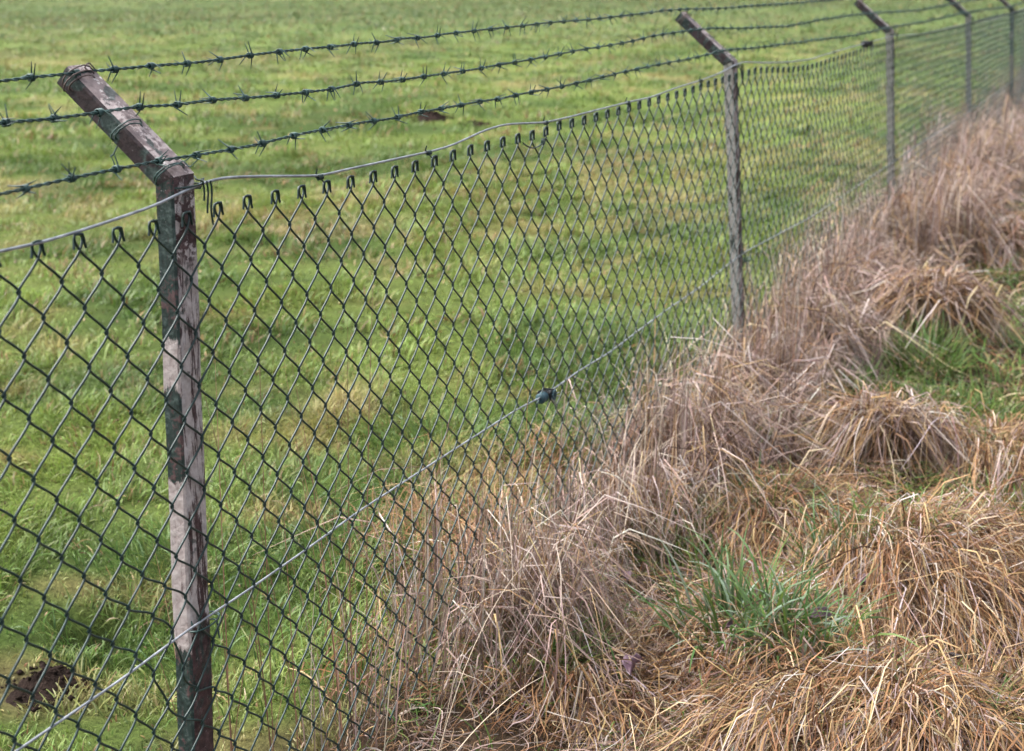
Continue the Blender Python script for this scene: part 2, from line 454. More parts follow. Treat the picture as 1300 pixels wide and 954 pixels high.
# --- green turf of the field, in rings of falling density
def turf(name, y0, y1, dens, Lm, wid, K, seed, label):
    w = y1 * .36 * 1.15 + .6
    n = int((y1 - y0) * 2 * w * dens)
    x = rng.uniform(-w, w, n); y = rng.uniform(y0, y1, n)
    s, q = sq(x, y)
    edge = q + (fbm(x, y, 3, 44) - .5) * .5
    keep = in_view(x, y) & (edge > .02)
    cl = fbm(x, y, 5.5, seed, 2); dn = fbm(x, y, 1.4, 61, 3)
    keep &= rng.random(n) < (.35 + 1.1 * sstep(.35, .6, cl)) * (.6 + .6 * dn) * (1 - .85 * hollow(x, y))
    if y1 > 40: keep &= rng.random(n) < (1 - sstep(60, y1, y)) * sstep(24, 34, y)
    elif y1 > 20: keep &= rng.random(n) < 1 - .9 * sstep(24, y1, y)
    for (mx, my, r, h) in MOLE_W:
        keep &= np.hypot(x - mx, (y - my)) > r * (.55 + .5 * rng.random(n))
    x, y, cl, dn = x[keep], y[keep], cl[keep], dn[keep]; n = len(x)
    L = Lm * (.55 + .9 * rng.random(n)) * (.4 + 1.3 * sstep(.35, .7, cl)) * (.75 + .5 * dn)
    col = field_tint(x, y) * (1 + rng.normal(0, .22, (n, 1))) * (1 + rng.normal(0, .06, (n, 3)))
    dead = rng.random(n) < (.07 + .28 * sstep(.54, .75, fbm(x, y, 2.7, 77, 3)))
    col[dead] = straw_cols(dead.sum(), 'gold') * .85
    head = rng.uniform(0, 2 * math.pi, n) * .6 + fbm(x, y, 2.5, seed + 5, 2) * 9
    o = strands(name, np.stack([x, y], -1), head, rng.uniform(R(35), R(85), n), L, K, rng.uniform(.3, 1.7, n), wid * (.6 + .8 * rng.random(n)), col, M_GREEN)
    return tag(o, label, 'grass', kind='stuff')
turf('field_grass', 1.6, 5.0, 10500, .034, .0038, 4, 51, 'near green and yellowish pasture grass seen through the wire mesh')
turf('field_grass', 5.0, 11.0, 2600, .040, .0072, 3, 52, 'middle stretch of green pasture grass beyond the mesh')
turf('field_grass', 11.0, 34.0, 420, .045, .014, 2, 53, 'soft far pasture grass above the barbed wire')

turf('field_grass', 26.0, 90.0, 60, .06, .03, 2, 54, 'farthest pasture grass along the top edge of the photo')
# --- longer rank grass clumps just behind the mesh
def patch(name, u, v, n, rad, Lm, cols, mat, label=None, elev=(55, 88), droop=(.4, 1.8), wid=.004, K=6, z=.0, kind='stuff', cat='grass', spread=1.0, ox=0, oy=0):
    x0, y0 = on_ground(u, v, z)
    a = rng.uniform(0, 2 * math.pi, n); r = rad * np.sqrt(rng.random(n))
    x = x0 + r * np.cos(a); y = y0 + r * np.sin(a)
    head = a + rng.normal(0, .6, n) * spread
    L = Lm * (.5 + .7 * rng.random(n))
    o = strands(name, np.stack([x, y], -1), head, rng.uniform(R(elev[0]), R(elev[1]), n), L, K, rng.uniform(*droop, n), wid * (.6 + .7 * rng.random(n)), cols, mat, lift=.01)
    if label: tag(o, label, cat, kind=kind)
    return o

# --- matted dead grass lying all over the near side
def thatch(name, y0, y1, dens, Lm, wid, K, label):
    w = y1 * .36 * 1.12 + .6
    n = int((y1 - y0) * 2 * w * dens)
    m, li = locks(n, 8)
    lx = rng.uniform(-w, w, m); ly = rng.uniform(y0, y1, m); lh = fbm(lx, ly, 1.7, 91, 2) * 14 + rng.normal(0, .8, m)
    x = lx[li] + rng.normal(0, .018, n); y = ly[li] + rng.normal(0, .018, n)
    s, q = sq(x, y)
    keep = in_view(x, y) & (q + (fbm(x, y, 3, 44) - .5) * .3 < .0)
    keep &= rng.random(n) < .12 + .95 * sstep(.36, .58, fbm(x, y, 5, 71, 2))
    keep &= rng.random(n) > .93 * hollow(x, y)
    x, y, q, li = x[keep], y[keep], q[keep], li[keep]; n = len(x)
    head = lh[li] + rng.normal(0, .3, n)
    L = Lm * (.4 + 1.1 * rng.random(n) ** 1.4)
    pk = rng.random(n) < .15 + sstep(-.9, -.2, q) * .6
    col = straw_cols(n, 'gold'); gi = rng.random(n) < .25; col[gi] = straw_cols(gi.sum(), 'ginger'); col[pk] = straw_cols(pk.sum(), 'pink')
    gr = rng.random(n) < .13 + .65 * sstep(.50, .68, fbm(x, y, 2.3, 95, 2))
    col[gr] = straw_cols(gr.sum(), 'green')
    o = strands(name, np.stack([x, y], -1), head, rng.uniform(R(-5), R(38), n), L, K, rng.uniform(.3, 1.6, n), wid * (.4 + 1.1 * rng.random(n) ** 1.5), col, M_STRAW, lift=.022, wander=1.0, kink=.45)
    return tag(o, label, 'dead grass', kind='stuff')
thatch('dead_grass', 1.5, 4.2, 9500, .115, .0025, 7, 'matted golden straw lying in the near corner beside the fence')
thatch('dead_grass', 4.2, 8.0, 3000, .15, .0048, 6, 'matted straw farther along the fence, softly out of focus')
thatch('dead_grass', 8.0, 20.0, 700, .2, .008, 4, 'blurred straw at the far end of the fence')

n = 52000
x = rng.uniform(-.6, 2.6, n); y = rng.uniform(1.7, 5.2, n); s, q = sq(x, y)
k = in_view(x, y) & (q < .05) & (rng.random(n) > .8 * hollow(x, y)); x, y = x[k], y[k]; n = len(x)
col = straw_cols(n, 'ginger') * .8; g_ = rng.random(n) < .4; col[g_] = straw_cols(g_.sum(), 'pink') * .7
o = strands('straw_litter', np.stack([x, y], -1), rng.uniform(0, 6.28, n), rng.uniform(R(-5), R(30), n), .02 + .06 * rng.random(n), 3, .4 + 0 * x, .0012 + .0012 * rng.random(n), col, M_STRAW, lift=.018, wander=1.2)
tag(o, 'fine broken straw litter matted between the larger dead blades', 'dead grass', kind='stuff')
n = 26000
x = rng.uniform(-.6, 4.5, n); y = rng.uniform(1.7, 9, n); s, q = sq(x, y)
k = in_view(x, y) & (q < .0) & (rng.random(n) < .18 + .9 * sstep(.46, .64, fbm(x, y, 1.9, 95, 3))); x, y = x[k], y[k]; n = len(x)
col = straw_cols(n, 'green'); g_ = rng.random(n) < .35; col[g_] = straw_cols(g_.sum(), 'blue')
o = strands('young_grass', np.stack([x, y], -1), rng.uniform(0, 6.28, n), rng.uniform(R(30), R(85), n), .05 + .08 * rng.random(n), 5, rng.uniform(.2, 1.6, n), (.0022 + .0022 * rng.random(n)) * np.maximum(1, y / 4), col, M_GREEN, lift=.02)
tag(o, 'scattered young green blades growing up through the straw', 'grass', kind='stuff')

# --- the standing band of dry stems along the fence
def band(name, s0, s1, n, Lf, wid, K, label, q0=-.16, q1=.06, lean=(.5, 1.9), pinkp=.78):
    m, li = locks(n, 11)
    ls = rng.uniform(s0, s1, m); lq = rng.uniform(q0, q1, m) + rng.normal(0, .05, m)
    lc = fbm(ls, lq * .5, 3.2, 101, 3)
    lh = HN + rng.normal(0, .5, m) + (fbm(ls, lq, 1.3, 105, 2) - .5) * 2.0
    back = rng.random(m) < .16; lh[back] += math.pi * rng.uniform(.6, 1.1, back.sum())
    le = rng.uniform(R(60), R(88), m); ld = rng.uniform(lean[0], lean[1], m); lup = rng.random(m) < .17; ld[lup] *= .3; le[lup] = rng.uniform(R(66), R(92), lup.sum())
    lf = rng.uniform(.28, .62, m); lf[lup] = 1.6; lh[lup] = rng.uniform(0, 6.28, lup.sum()); lend = rng.uniform(R(-80), R(-25), m)
    lL = (.55 + .6 * rng.random(m)) * (.65 + .7 * sstep(.3, .7, lc))
    k = rng.random(n) < (.2 + 1.2 * sstep(.36, .6, lc[li])) * sstep(.55, 1.25, ls[li]); li = li[k]; n = len(li)
    s = ls[li] + rng.normal(0, .014, n); q = lq[li] + rng.normal(0, .014, n)
    x = P1[0] + s * DV[0] + q * NV[0]; y = P1[1] + s * DV[1] + q * NV[1]
    L = Lf(s) * lL[li] * (.6 + .6 * rng.random(n)) * np.where(lup[li], .88, 1)
    head = lh[li] + rng.normal(0, .22, n)
    col = straw_cols(n, 'pink'); g = rng.random(n) > pinkp; col[g] = straw_cols(g.sum(), 'gold')
    el = le[li] + rng.normal(0, .09, n); dr = ld[li] + rng.normal(0, .2, n)
    o = strands(name, np.stack([x, y], -1), head, el, L, K, dr, wid * (.6 + .8 * rng.random(n)), col, M_STRAW, lift=.03, wander=.16, fold=(lf[li] + rng.normal(0, .05, n), lend[li] + rng.normal(0, .15, n)), kink=.12)
    return tag(o, label, 'dead grass', kind='stuff')
LF = lambda s: np.interp(s, [.2, .8, 1.4, 2.0, 2.8, 4.0, 5.5, 8.0, 12], [.20, .36, .48, .46, .38, .48, .46, .40, .42])
band('standing_dead_grass', .62, 2.0, 6000, LF, .0031, 8, 'pinkish grey dead grass draped against the mesh of the first full span', q0=-.20)
band('standing_dead_grass', 2.0, 4.2, 7500, LF, .0038, 7, 'pinkish dead grass leaning away from the second post', q0=-.30)
band('standing_dead_grass', 4.2, 8.0, 11000, LF, .0044, 6, 'blurred tall dead grass around the third and fourth posts', q0=-.40, q1=.15)
band('standing_dead_grass', 8.0, 17.0, 13000, LF, .0068, 5, 'farthest tall dead grass hiding the fence foot', q0=-.6, q1=.3)
band('standing_dead_grass', .3, .9, 700, lambda s: .16 + 0 * s, .0024, 6, 'thin straw at the foot of the first post', q0=-.10, q1=.10)

COMB = [(-40, 1.3), (-90, .5), (-90, .0), (-60, .3), (-30, .6), (-60, .6), (-50, .8), (-60, .4), (-40, .6), (-120, .8), (-60, .8)]
# --- tussocks: strands thrown out from a crest and combed downhill
for ti, (u, v, r, h, n, lab) in enumerate(TUSSOCKS):
    mx, my = MOUNDS[ti][:2]
    m, li = locks(n, 14)
    a = rng.uniform(0, 2 * math.pi, m); rr = r * .75 * np.sqrt(rng.random(m))
    lx = mx + rr * np.cos(a); ly = my + rr * np.sin(a)
    comb, cs = COMB[ti]
    comb = R(comb)
    lh = a + rng.normal(0, .25, m) + (vnoise(lx, ly, 6, 200 + ti) - .5) * 1.6
    lh = np.arctan2(np.sin(lh) + cs * math.sin(comb), np.cos(lh) + cs * math.cos(comb))
    x = lx[li] + rng.normal(0, .016, n); y = ly[li] + rng.normal(0, .016, n)
    head = lh[li] + rng.normal(0, .16, n); le = rng.uniform(R(5), R(60), m); ld = rng.uniform(.9, 2.3, m)
    if ti in (2, 3):    # hooded: nothing falls across the hollow that faces the path
        ang = np.abs((a[li] + math.pi / 2 + math.pi) % (2 * math.pi) - math.pi)
        kp = ang > .55; x, y, head, li = x[kp], y[kp], head[kp], li[kp]
    if ti in (2, 3):
        n = 1900; m, li = locks(n, 16)
        a = rng.uniform(0, 2 * math.pi, m)
        ang = np.abs((a + math.pi / 2 + math.pi) % (2 * math.pi) - math.pi); a = np.where(ang < .78, a + math.pi * .6, a)
        x = mx + rng.normal(0, r * .16, n) * 1.6; y = my + r * .25 + rng.normal(0, r * .16, n); head = a[li] + rng.normal(0, .22, n)
        col = straw_cols(n, 'gold'); pk = rng.random(n) < .5; col[pk] = straw_cols(pk.sum(), 'pink')
        o = strands('grass_tussock', np.stack([x, y], -1), head, rng.uniform(R(66), R(88), n), h * rng.uniform(1.3, 2.1, n), 9, 0 * x, .0036 * (.4 + 1.0 * rng.random(n) ** 1.4) * max(1, math.hypot(mx, my) / 3.8), col, M_STRAW, lift=.02, wander=.25, fold=(rng.uniform(.24, .46, n), -rng.uniform(R(28), R(75), n)), kink=.15)
    else:
        far = math.hypot(mx, my)
        keep = rng.random(len(x)) < .62 * (1 - hollow(x, y)); x, y, head, li = x[keep], y[keep], head[keep], li[keep]; n = len(x)
        L = r * (.6 + .85 * rng.random(n))
        col = straw_cols(n, 'gold'); gi = rng.random(n) < .3; col[gi] = straw_cols(gi.sum(), 'ginger'); pk = rng.random(n) < (.25 if ti not in (3, 7) else .5); col[pk] = straw_cols(pk.sum(), 'pink')
        o = strands('grass_tussock', np.stack([x, y], -1), head, le[li] + rng.normal(0, .1, n), L, 8, ld[li] + rng.normal(0, .2, n), .0029 * max(1, far / 3.4) * (.4 + 1.0 * rng.random(n) ** 1.4), col, M_STRAW, lift=.022, wander=.5, fold=(rng.uniform(.08, .4, n), -le[li] * .8 - R(12)), kink=.35)
    o.location = (0, 0, 0)
    tag(o, lab, 'grass tussock', 'tussocks of dead grass beside the fence')

# --- green tufts
GREEN = [
    (935, 800, 170, .11, .21, 'blue', 'tall tuft of blue green blades on the straw mound at the bottom', .0062, .08),
    (1010, 835, 170, .10, .17, 'blue', 'broad pale blue green blades splayed over straw at the bottom edge', .0065, .06),
    (1168, 462, 420, .15, .17, 'green', 'bright green tuft in front of the pale bent-over tussock', .0045, .02),
    (1070, 505, 300, .20, .14, 'green', 'sparse green blades left of the bright green tuft', .0040, .0),
    (1290, 505, 420, .30, .12, 'green', 'green patch by the right edge below the bright green tuft', .0045, .0),
    (1125, 590, 110, .07, .10, 'green', 'small green shoots growing in the dark hollow of the arched tussock', .0035, .03),
    (1210, 520, 380, .22, .10, 'green', 'wide patch of fresh short green blades in the trodden hollow', .0045, .0),
    (930, 560, 300, .14, .13, 'green', 'fresh green blades at the foot of the pinkish standing grass', .0045, .0),
    (980, 660, 120, .10, .11, 'blue', 'few pale blue blades lying over the small matted tussock', .0045, .03),
    (860, 700, 220, .12, .10, 'green', 'short green shoots in the low trough at the centre', .0040, .0),
    (1270, 620, 160, .12, .12, 'green', 'thin green blades poking from straw at the right edge', .0040, .08),
    (655, 800, 330, .12, .17, 'green', 'dark green shoots under the draped dead grass', .0035, .0),
    (690, 855, 260, .12, .12, 'green', 'yellow green shoots at the bottom edge beside the draped grass', .0035, .0),
    (820, 690, 200, .14, .14, 'green', 'green blades in the hollow right of the standing grass band', .0035, .0),
    (1140, 690, 110, .14, .13, 'green', 'scattered bright blades on the crest of the golden tussock', .0040, .12),
    (1060, 715, 90, .07, .16, 'blue', 'frosted bluish blades arching off the golden tussock', .0050, .08),
]
for (u, v, n, rad, L, ck, lab, wd, zz) in GREEN:
    patch('green_grass_tuft', u, v, n, rad, L, straw_cols(n, ck), M_GREEN, lab, wid=wd, z=zz, kind='thing', cat='grass tuft', K=7)

# rank darker clumps in the field just behind the mesh
FC = [(440, 690, 450, .22, .10), (330, 820, 420, .25, .08), (620, 690, 500, .2, .12), (560, 560, 500, .25, .10), (400, 600, 250, .2, .07),
      (130, 780, 160, .15, .06), (200, 690, 160, .2, .06), (740, 560, 500, .22, .12), (840, 440, 600, .35, .13), (250, 700, 400, .2, .08), (700, 420, 500, .4, .10), (1010, 300, 600, .7, .16)]
VS, QS, CS = [], [], []
for (u, v, n, rad, L) in FC:
    x0, y0 = on_ground(u, v, .02)
    a = rng.uniform(0, 2 * math.pi, n); rr = rad * np.sqrt(rng.random(n))
    VS.append(np.stack([x0 + rr * np.cos(a), y0 + rr * np.sin(a)], -1)); QS.append(L * (.5 + .8 * rng.random(n))); CS.append(a)
P0 = np.concatenate(VS); L = np.concatenate(QS); a = np.concatenate(CS); n = len(a)
o = strands('rank_grass', P0, a + rng.normal(0, .8, n), rng.uniform(R(40), R(88), n), L, 5, rng.uniform(.5, 2, n), .0035 * (.6 + .8 * rng.random(n)), straw_cols(n, 'green'), M_GREEN)
tag(o, 'longer dark green grass in clumps just behind the mesh', 'grass', kind='stuff')

# brown flattened straw inside the field behind the mesh, left of the band
n = 1500
cen = np.array([on_ground(u, v, .02) for (u, v) in [(560, 680), (540, 700), (600, 700), (620, 740), (520, 840), (590, 670), (700, 600)]])
ci = rng.integers(0, len(cen), n)
P0 = cen[ci] + rng.normal(0, .10, (n, 2))
o = strands('flattened_straw', P0, HD + rng.normal(0, .6, n), rng.uniform(R(5), R(50), n), .12 + .16 * rng.random(n), 6, rng.uniform(.8, 2, n), .0026 * (.6 + .8 * rng.random(n)), straw_cols(n, 'ginger'), M_STRAW, lift=.03)
tag(o, 'flattened ginger straw in the field behind the mesh', 'dead grass', kind='stuff')

# --- single tall dry stems rising through and behind the mesh
n = 420
s = np.concatenate([rng.uniform(.35, 1.3, 130), rng.uniform(1.2, 4.5, 190), rng.uniform(4, 9, 100)])
q = rng.uniform(-.12, .12, n)
P0 = np.stack([P1[0] + s * DV[0] + q * NV[0], P1[1] + s * DV[1] + q * NV[1]], -1)
o = strands('dry_stems', P0, rng.uniform(0, 6.28, n), rng.uniform(R(72), R(90), n), np.interp(s, [0, 1, 3, 9], [.30, .36, .46, .60]) * (.6 + .6 * rng.random(n)), 9, rng.uniform(.0, .5, n), .0028 * (.6 + .6 * rng.random(n)) * np.maximum(1, s / 6), straw_cols(n, 'pink') * 1.0, M_STRAW, wander=.12, kink=.25)
tag(o, 'single tall dry stems rising along the mesh', 'dead grass', kind='stuff')
n = 34
s = np.concatenate([rng.normal(.14, .05, 10), rng.uniform(.28, .62, 24)]); q = rng.uniform(-.03, .14, n)
P0 = np.stack([P1[0] + s * DV[0] + q * NV[0], P1[1] + s * DV[1] + q * NV[1]], -1)
o = strands('brown_stems', P0, rng.uniform(0, 6.28, n), rng.uniform(R(78), R(90), n), rng.uniform(.45, .95, n), 12, rng.uniform(.0, .25, n), .0032 * (.6 + .5 * rng.random(n)), np.tile([.26, .145, .10], (n, 1)) * (1 + rng.normal(0, .25, (n, 1))), M_STRAW, wander=.08)
tag(o, 'tall thin brown stems rising behind the mesh right of the nearest post', 'dead grass', kind='stuff')
# pale kinked straws
n = 70
s = np.concatenate([rng.uniform(.3, 1.0, 12), rng.uniform(.9, 2.4, 38), rng.uniform(2.0, 3, 20)])
q = rng.uniform(-.2, .02, n)
P0 = np.stack([P1[0] + s * DV[0] + q * NV[0], P1[1] + s * DV[1] + q * NV[1]], -1)
o = strands('pale_straws', P0, HD + rng.normal(0, .9, n), rng.uniform(R(50), R(85), n), .30 + .2 * rng.random(n), 10, rng.uniform(.6, 2.6, n), rng.uniform(.0018, .0030, n), np.tile([.58, .49, .38], (n, 1)) * (1 + rng.normal(0, .08, (n, 1))), M_STRAW, wander=.15, power=2.2, lift=.03)
tag(o, 'pale kinked straws bending out of the dead grass', 'dead grass', kind='stuff')

# ------------------------------------------------------------ molehills
ML = ['dark molehill in the middle of the pasture under the lowest barbed wire', 'flat faint molehill just right of the dark one in the pasture', 'dark crumbly molehill in the bottom left corner behind the mesh']
for (mx, my, r, h), lab in zip(MOLE_W, ML):
    V, Fc = [], []
    A_, B_ = 44, 14
    for i in range(B_ + 1):
        for j in range(A_):
            t = i / B_; an = j / A_ * 2 * math.pi
            rad = r * t * (1 + .25 * math.sin(an * 2 + mx) + .12 * math.sin(an * 5))
            x, y = rad * math.cos(an), rad * math.sin(an)
            z = h * (1 - t ** 1.6) + (random.random() - .5) * h * .55 * (1 - t * .8) - .012 * t
            V.append((x, y, z))
    for i in range(B_):
        for j in range(A_):
            a0 = i * A_ + j; a1 = i * A_ + (j + 1) % A_
            Fc.append((a0, a1, a1 + A_, a0 + A_))
    for c in range(60):      # loose clods
        an = random.uniform(0, 6.28); t = random.random() ** .5 * 1.25; cs = r * random.uniform(.03, .11)
        cx_, cy_ = r * t * math.cos(an), r * t * math.sin(an); cz = max(0, h * (1 - t ** 1.6)) + cs * .3; b0 = len(V)
        for (dx, dy, dz) in [(1, 0, 0), (0, 1, 0), (-1, 0, 0), (0, -1, 0), (0, 0, 1), (0, 0, -1)]:
            q = cs * random.uniform(.7, 1.3); V.append((cx_ + dx * q, cy_ + dy * q, cz + dz * q * .8))
        Fc += [tuple(b0 + w for w in f) for f in [(0, 1, 4), (1, 2, 4), (2, 3, 4), (3, 0, 4), (1, 0, 5), (2, 1, 5), (3, 2, 5), (0, 3, 5)]]
    o = mesh_obj('molehill', V, Fc, M_SOIL, smooth=True)
    o.location = (mx, my, float(height(mx, my)) + .005)
    tag(o, lab, 'molehill', 'molehills in the pasture')

# ------------------------------------------------------------ the fence
fence = bpy.data.objects.new('chain_link_fence', None); COL.objects.link(fence)
fence.empty_display_size = .3
tag(fence, 'green chain link fence with peeling cranked steel posts and three strands of barbed wire', 'fence')

ALPHA = R(40); ARM = .226; LEG = .045; TK = .0045
NP3 = np.array([NV[0], NV[1], 0]); D3 = np.array([DV[0], DV[1], 0]); UP = np.array([0, 0, 1.])
TA = NP3 * math.cos(ALPHA) + UP * math.sin(ALPHA)
EA = NP3 * math.sin(ALPHA) - UP * math.cos(ALPHA)
def lsec(leg=.0315, legb=LEG, t=TK):
    """angle iron outline: a along the perpendicular leg, b along the fence leg, rounded outer corner"""
    c = .006
    return [(c, 0), (leg, 0), (leg, t), (t + .003, t), (t, t + .003), (t, legb), (0, legb), (0, c), (c * .3, c * .3)]
def sweep(name, frames, sec, mats, parent, caps=(True, True), jit=0.0):
    V, Fc, mi = [], [], []
    m = len(sec)
    for (o, ea, eb) in frames:
        for (a, b_) in sec: V.append(o + ea * a + eb * b_)
    for i in range(len(frames) - 1):
        for j in range(m):
            k = (j + 1) % m
            Fc.append((i * m + j, i * m + k, (i + 1) * m + k, (i + 1) * m + j)); mi.append(0 if j in (0, 1, 2, 8) else 1)
    if caps[0]: Fc.append(tuple(range(m))[::-1]); mi.append(0)
    if caps[1]: Fc.append(tuple((len(frames) - 1) * m + j for j in range(m))); mi.append(0)
    o = mesh_obj(name, V, Fc, None, parent, mats=mats, midx=mi)
    bm = bmesh.new(); bm.from_mesh(o.data); bmesh.ops.recalc_face_normals(bm, faces=bm.faces); bm.to_mesh(o.data); bm.free()
    return o
POSTS = []
def make_post(st, sb, zb, zt, mats, mats_arm, arm=ARM):
    """st, zt: bend; sb, zb: a lower point of the same edge (gives the lean)"""
    lean = (sb - st) / (zb - zt)
    root = bpy.data.objects.new('post', None); COL.objects.link(root); root.parent = fence
    z0 = -.12
    e1m = (NP3 + EA); e1m /= np.linalg.norm(e1m); half = (math.pi / 2 - ALPHA) / 2
    fr = []
    for k in range(13):
        z = z0 + (zt - z0) * k / 12
        wob = .0012 * math.sin(k * 2.3 + st)
        o = fp(st + lean * (z - zt), z, wob)
        if k == 12: fr.append((o, e1m / math.cos(half), D3))
        else: fr.append((o, NP3, D3))
    B = fp(st, zt)
    root.location = fp(st + lean * (0 - zt), 0)
    p = sweep('shaft', fr, lsec(), mats, root, caps=(True, False))
    fa = [(B, e1m / math.cos(half), D3)]
    for k in range(1, 7):
        fa.append((B + TA * (arm * k / 6), EA, D3))
    a = sweep('arm', fa, lsec(), mats_arm, root, caps=(False, True))
    for o in (p, a):
        o.location = -Vector(root.location)
        # materials read object coordinates: keep them in the post's own frame
        for v in o.data.vertices: v.co = v.co - root.location
        o.location = (0, 0, 0)
    POSTS.append((st, zt, root)); return root
top = lambda v: v
old = ([PM['side'], PM['face']], [PM['arm_side'], PM['arm_top']])
wea = ([PM['weathered_side'], PM['weathered_face']], [PM['arm_side'], PM['arm_top']])
gry = ([PM['grey'], PM['grey']], [PM['arm_side'], PM['arm_top']])
zt = 1.113
pl = [(-2.76, -2.80, .3, zt, old), (0, -.027, zt - .749, zt, old), (2.764, 2.994, zt - .938, zt, wea), (5.51, 5.80, zt - .714, zt - .012, wea),
      (8.371, 9.0, zt - 1.0, zt - .02, gry), (11.13, 11.8, zt - .9, zt - .045, old), (13.9, 14.1, .3, zt, wea), (16.7, 16.7, .3, zt, gry)]
plabel = {1: 'nearest post, pink primer showing under flaking green and brown paint', 2: 'second post, mottled green and pinkish white', 4: 'pale grey post'}
for i, (st, sb, zb, z_, mt) in enumerate(pl):
    p = make_post(st, sb, zb, z_, mt[0], mt[1])
    if i in plabel: p['label'] = plabel[i]

# wires traced along the fence
TOPW = [(0,318),(47,308.5),(107,290.6),(160,273),(204,257.5),(230,243),(247,237),(261,230),(277,226),(325,224),(365,224),(406,223.5),(437.5,216),(498,203),(544,193),(570,186),(590,177),(613,166),(636.5,158.6),(657,157),(688,156),(715.6,150),(764.5,137.6),(797,129.5),(824,124),(857,112),(890,102),(912,94),(936,81),(944,79),(971.6,80),(1000,79),(1027,75.5),(1059,66),(1099.5,55),(1118,50),(1126,47),(1143.5,45),(1175,43),(1206,34.6),(1225,31),(1257,25),(1282,17)]
topw = [on_fence(u, v, -.006) for u, v in TOPW]
z_l = topw[0][1]
topw = [(-2.9, 1.08), (-2.76, 1.09), (-1.6, z_l + .0)] + topw + [(13.9, 1.07), (16.8, 1.08)]
MIDW = [(154,861),(197.5,829),(246,794),(315,749),(393,695),(455,650),(550,588),(618,544),(655,520),(690,502),(733,471),(773,447),(812,418),(850,391),(890,364),(929,332),(949,318),(997,292),(1026,277.5),(1065,253),(1118,216)]
midw = [on_fence(u, v, -.007) for u, v in MIDW]
midw = [(-2.9, .45), (-1.5, .44)] + midw + [(8.2, .44), (11, .45), (13.9, .45), (16.8, .45)]
MTOP = [(47,296),(110,286),(165,277),(215,266),(292,243),(333,236),(373,229),(445,216),(502,204),(548,193),(590,181),(625,173),(660,166),(690,160),(706,152),(728,149),(765,140),(797,132),(827,124),(870,112),(900,101),(925,94),(960,83),(1000,82),(1027,78.5),(1059,69),(1099,58)]
mtop = [on_fence(u, v, -.004) for u, v in MTOP]
mtop = [(-3, 1.06), (-1.5, 1.065)] + [(a, b_ - .001) for a, b_ in mtop] + [(5.5, 1.06), (8.3, 1.055), (11, 1.05), (16.8, 1.06)]

def wire_part(name, pts, r, mat, n_off, step=.02, sides=8, drop=None):
    s, z = smooth_curve(pts, step, 2)
    P = np.array([fp(a, b_, n_off + .002 * math.sin(a * 3.1)) for a, b_ in zip(s, z)])
    V, Q = tube(P, r, sides)
    return np_obj(name, V, Q, mat, None, fence, True)
tw = wire_part('top_tension_wire', topw, .0021, M_GALV, -.0085)
mw = wire_part('middle_tension_wire', midw, .0018, M_GALV, -.0085)

# chain link mesh: interlocked flattened spirals
PITCH_S = 2.76 / 74     # one spiral; two spirals make a diamond
ROW = .0800
WR = .00176
ms, mz = smooth_curve(mtop, .01, 1)
def mesh_top(s): return np.interp(s, ms, mz)
def warp(s, z):
    """slack and dents of the mesh"""
    ds = .006 * math.sin(s * 2.1 + z * 3) + .003 * math.sin(z * 9 + s * 5)
    dz = .005 * math.sin(s * 1.7 + z * 4.1)
    dn = .008 * math.sin(s * 1.9 + .6) * math.sin(z * 3.0) - .004
    # torn and pulled where the middle wire passes the first post
    g = math.exp(-((s + .10) / .10) ** 2 - ((z - .47) / .07) ** 2)
    ds += .022 * g; dz += .016 * g
    g2 = math.exp(-((s + .05) / .06) ** 2 - ((z - .38) / .06) ** 2)
    dz -= .030 * g2; ds -= .012 * g2
    return ds, dz, min(dn, -.0035) if True else dn
def bez_leg(A_, z0, sgn, nseg):
    out = []
    for k in range(nseg):
        u = k / nseg
        t = u + .07 * math.sin(2 * math.pi * u) * -1
        t = .5 - .5 * math.cos(math.pi * u) * 1 if False else u
        sh = math.sin(math.pi * (u - .5)) * .5 + .5
        ss = (.62 * u + .38 * sh)
        nn = math.sin(math.pi * u) ** .35 if u > 0 else 0
        out.append(((-A_ + 2 * A_ * ss) * sgn, z0 + ROW / 2 * u, nn * sgn))
    return out
i0, i1 = -78, int(16.7 / PITCH_S)
spans = {}
for i in range(i0, i1):
    sc_ = (i + .5) * PITCH_S + .012
    near = sc_ < 3.2
    nseg = 7 if near else 4
    sides = 7 if near else (5 if sc_ < 6 else 4)
    A_ = PITCH_S / 2 + WR * 1.45
    nleg = 26
    pts = []
    ph = 0
    # runs bottom -> top; odd and even spirals share handedness
    for l in range(nleg):
        sgn = 1 if (l + i) % 2 == 0 else -1
        for (a, zz, nn) in bez_leg(A_, l * ROW / 2, sgn, nseg):
            pts.append((a, zz, nn))
    H = nleg * ROW / 2
    last_a = -A_ if (nleg + i) % 2 == 0 else A_
    left = last_a < 0
    # knuckle: each end bends over its neighbour, leaving a small square loop with a tail each side
    g = 1 if left else -1
    hk = []
    for (a, zz, nn) in [(-.0055, .006, .2), (-.0090, .013, .9), (-.0085, .0195, 1.2), (.001, .0212, 1.2), (.0110, .0200, 1.0), (.0145, .012, .6), (.0165, .003, .2), (.0195, -.004, 0)]:
        hk.append((last_a + a * g * (.78 if left else .68), H + zz * (.80 if left else .72), nn * g))
    pts += hk
    # the tail of the left neighbour bends over the other way
    W = []
    ztop = mesh_top(sc_)
    for (a, zz, nn) in pts:
        s = sc_ + a
        z = mesh_top(s) - .020 - H + zz
        ds, dz, dn = warp(s, z)
        W.append(fp(s + ds, z + dz, dn - .004 - nn * WR * 1.15))
    VQ = tube(W, WR, sides)
    key = int(math.floor((sc_ + .001) / 2.76))
    spans.setdefault(key, Acc()).add(VQ)
for key in sorted(spans):
    o = spans[key].build('chain_link_mesh', M_MESH, fence)

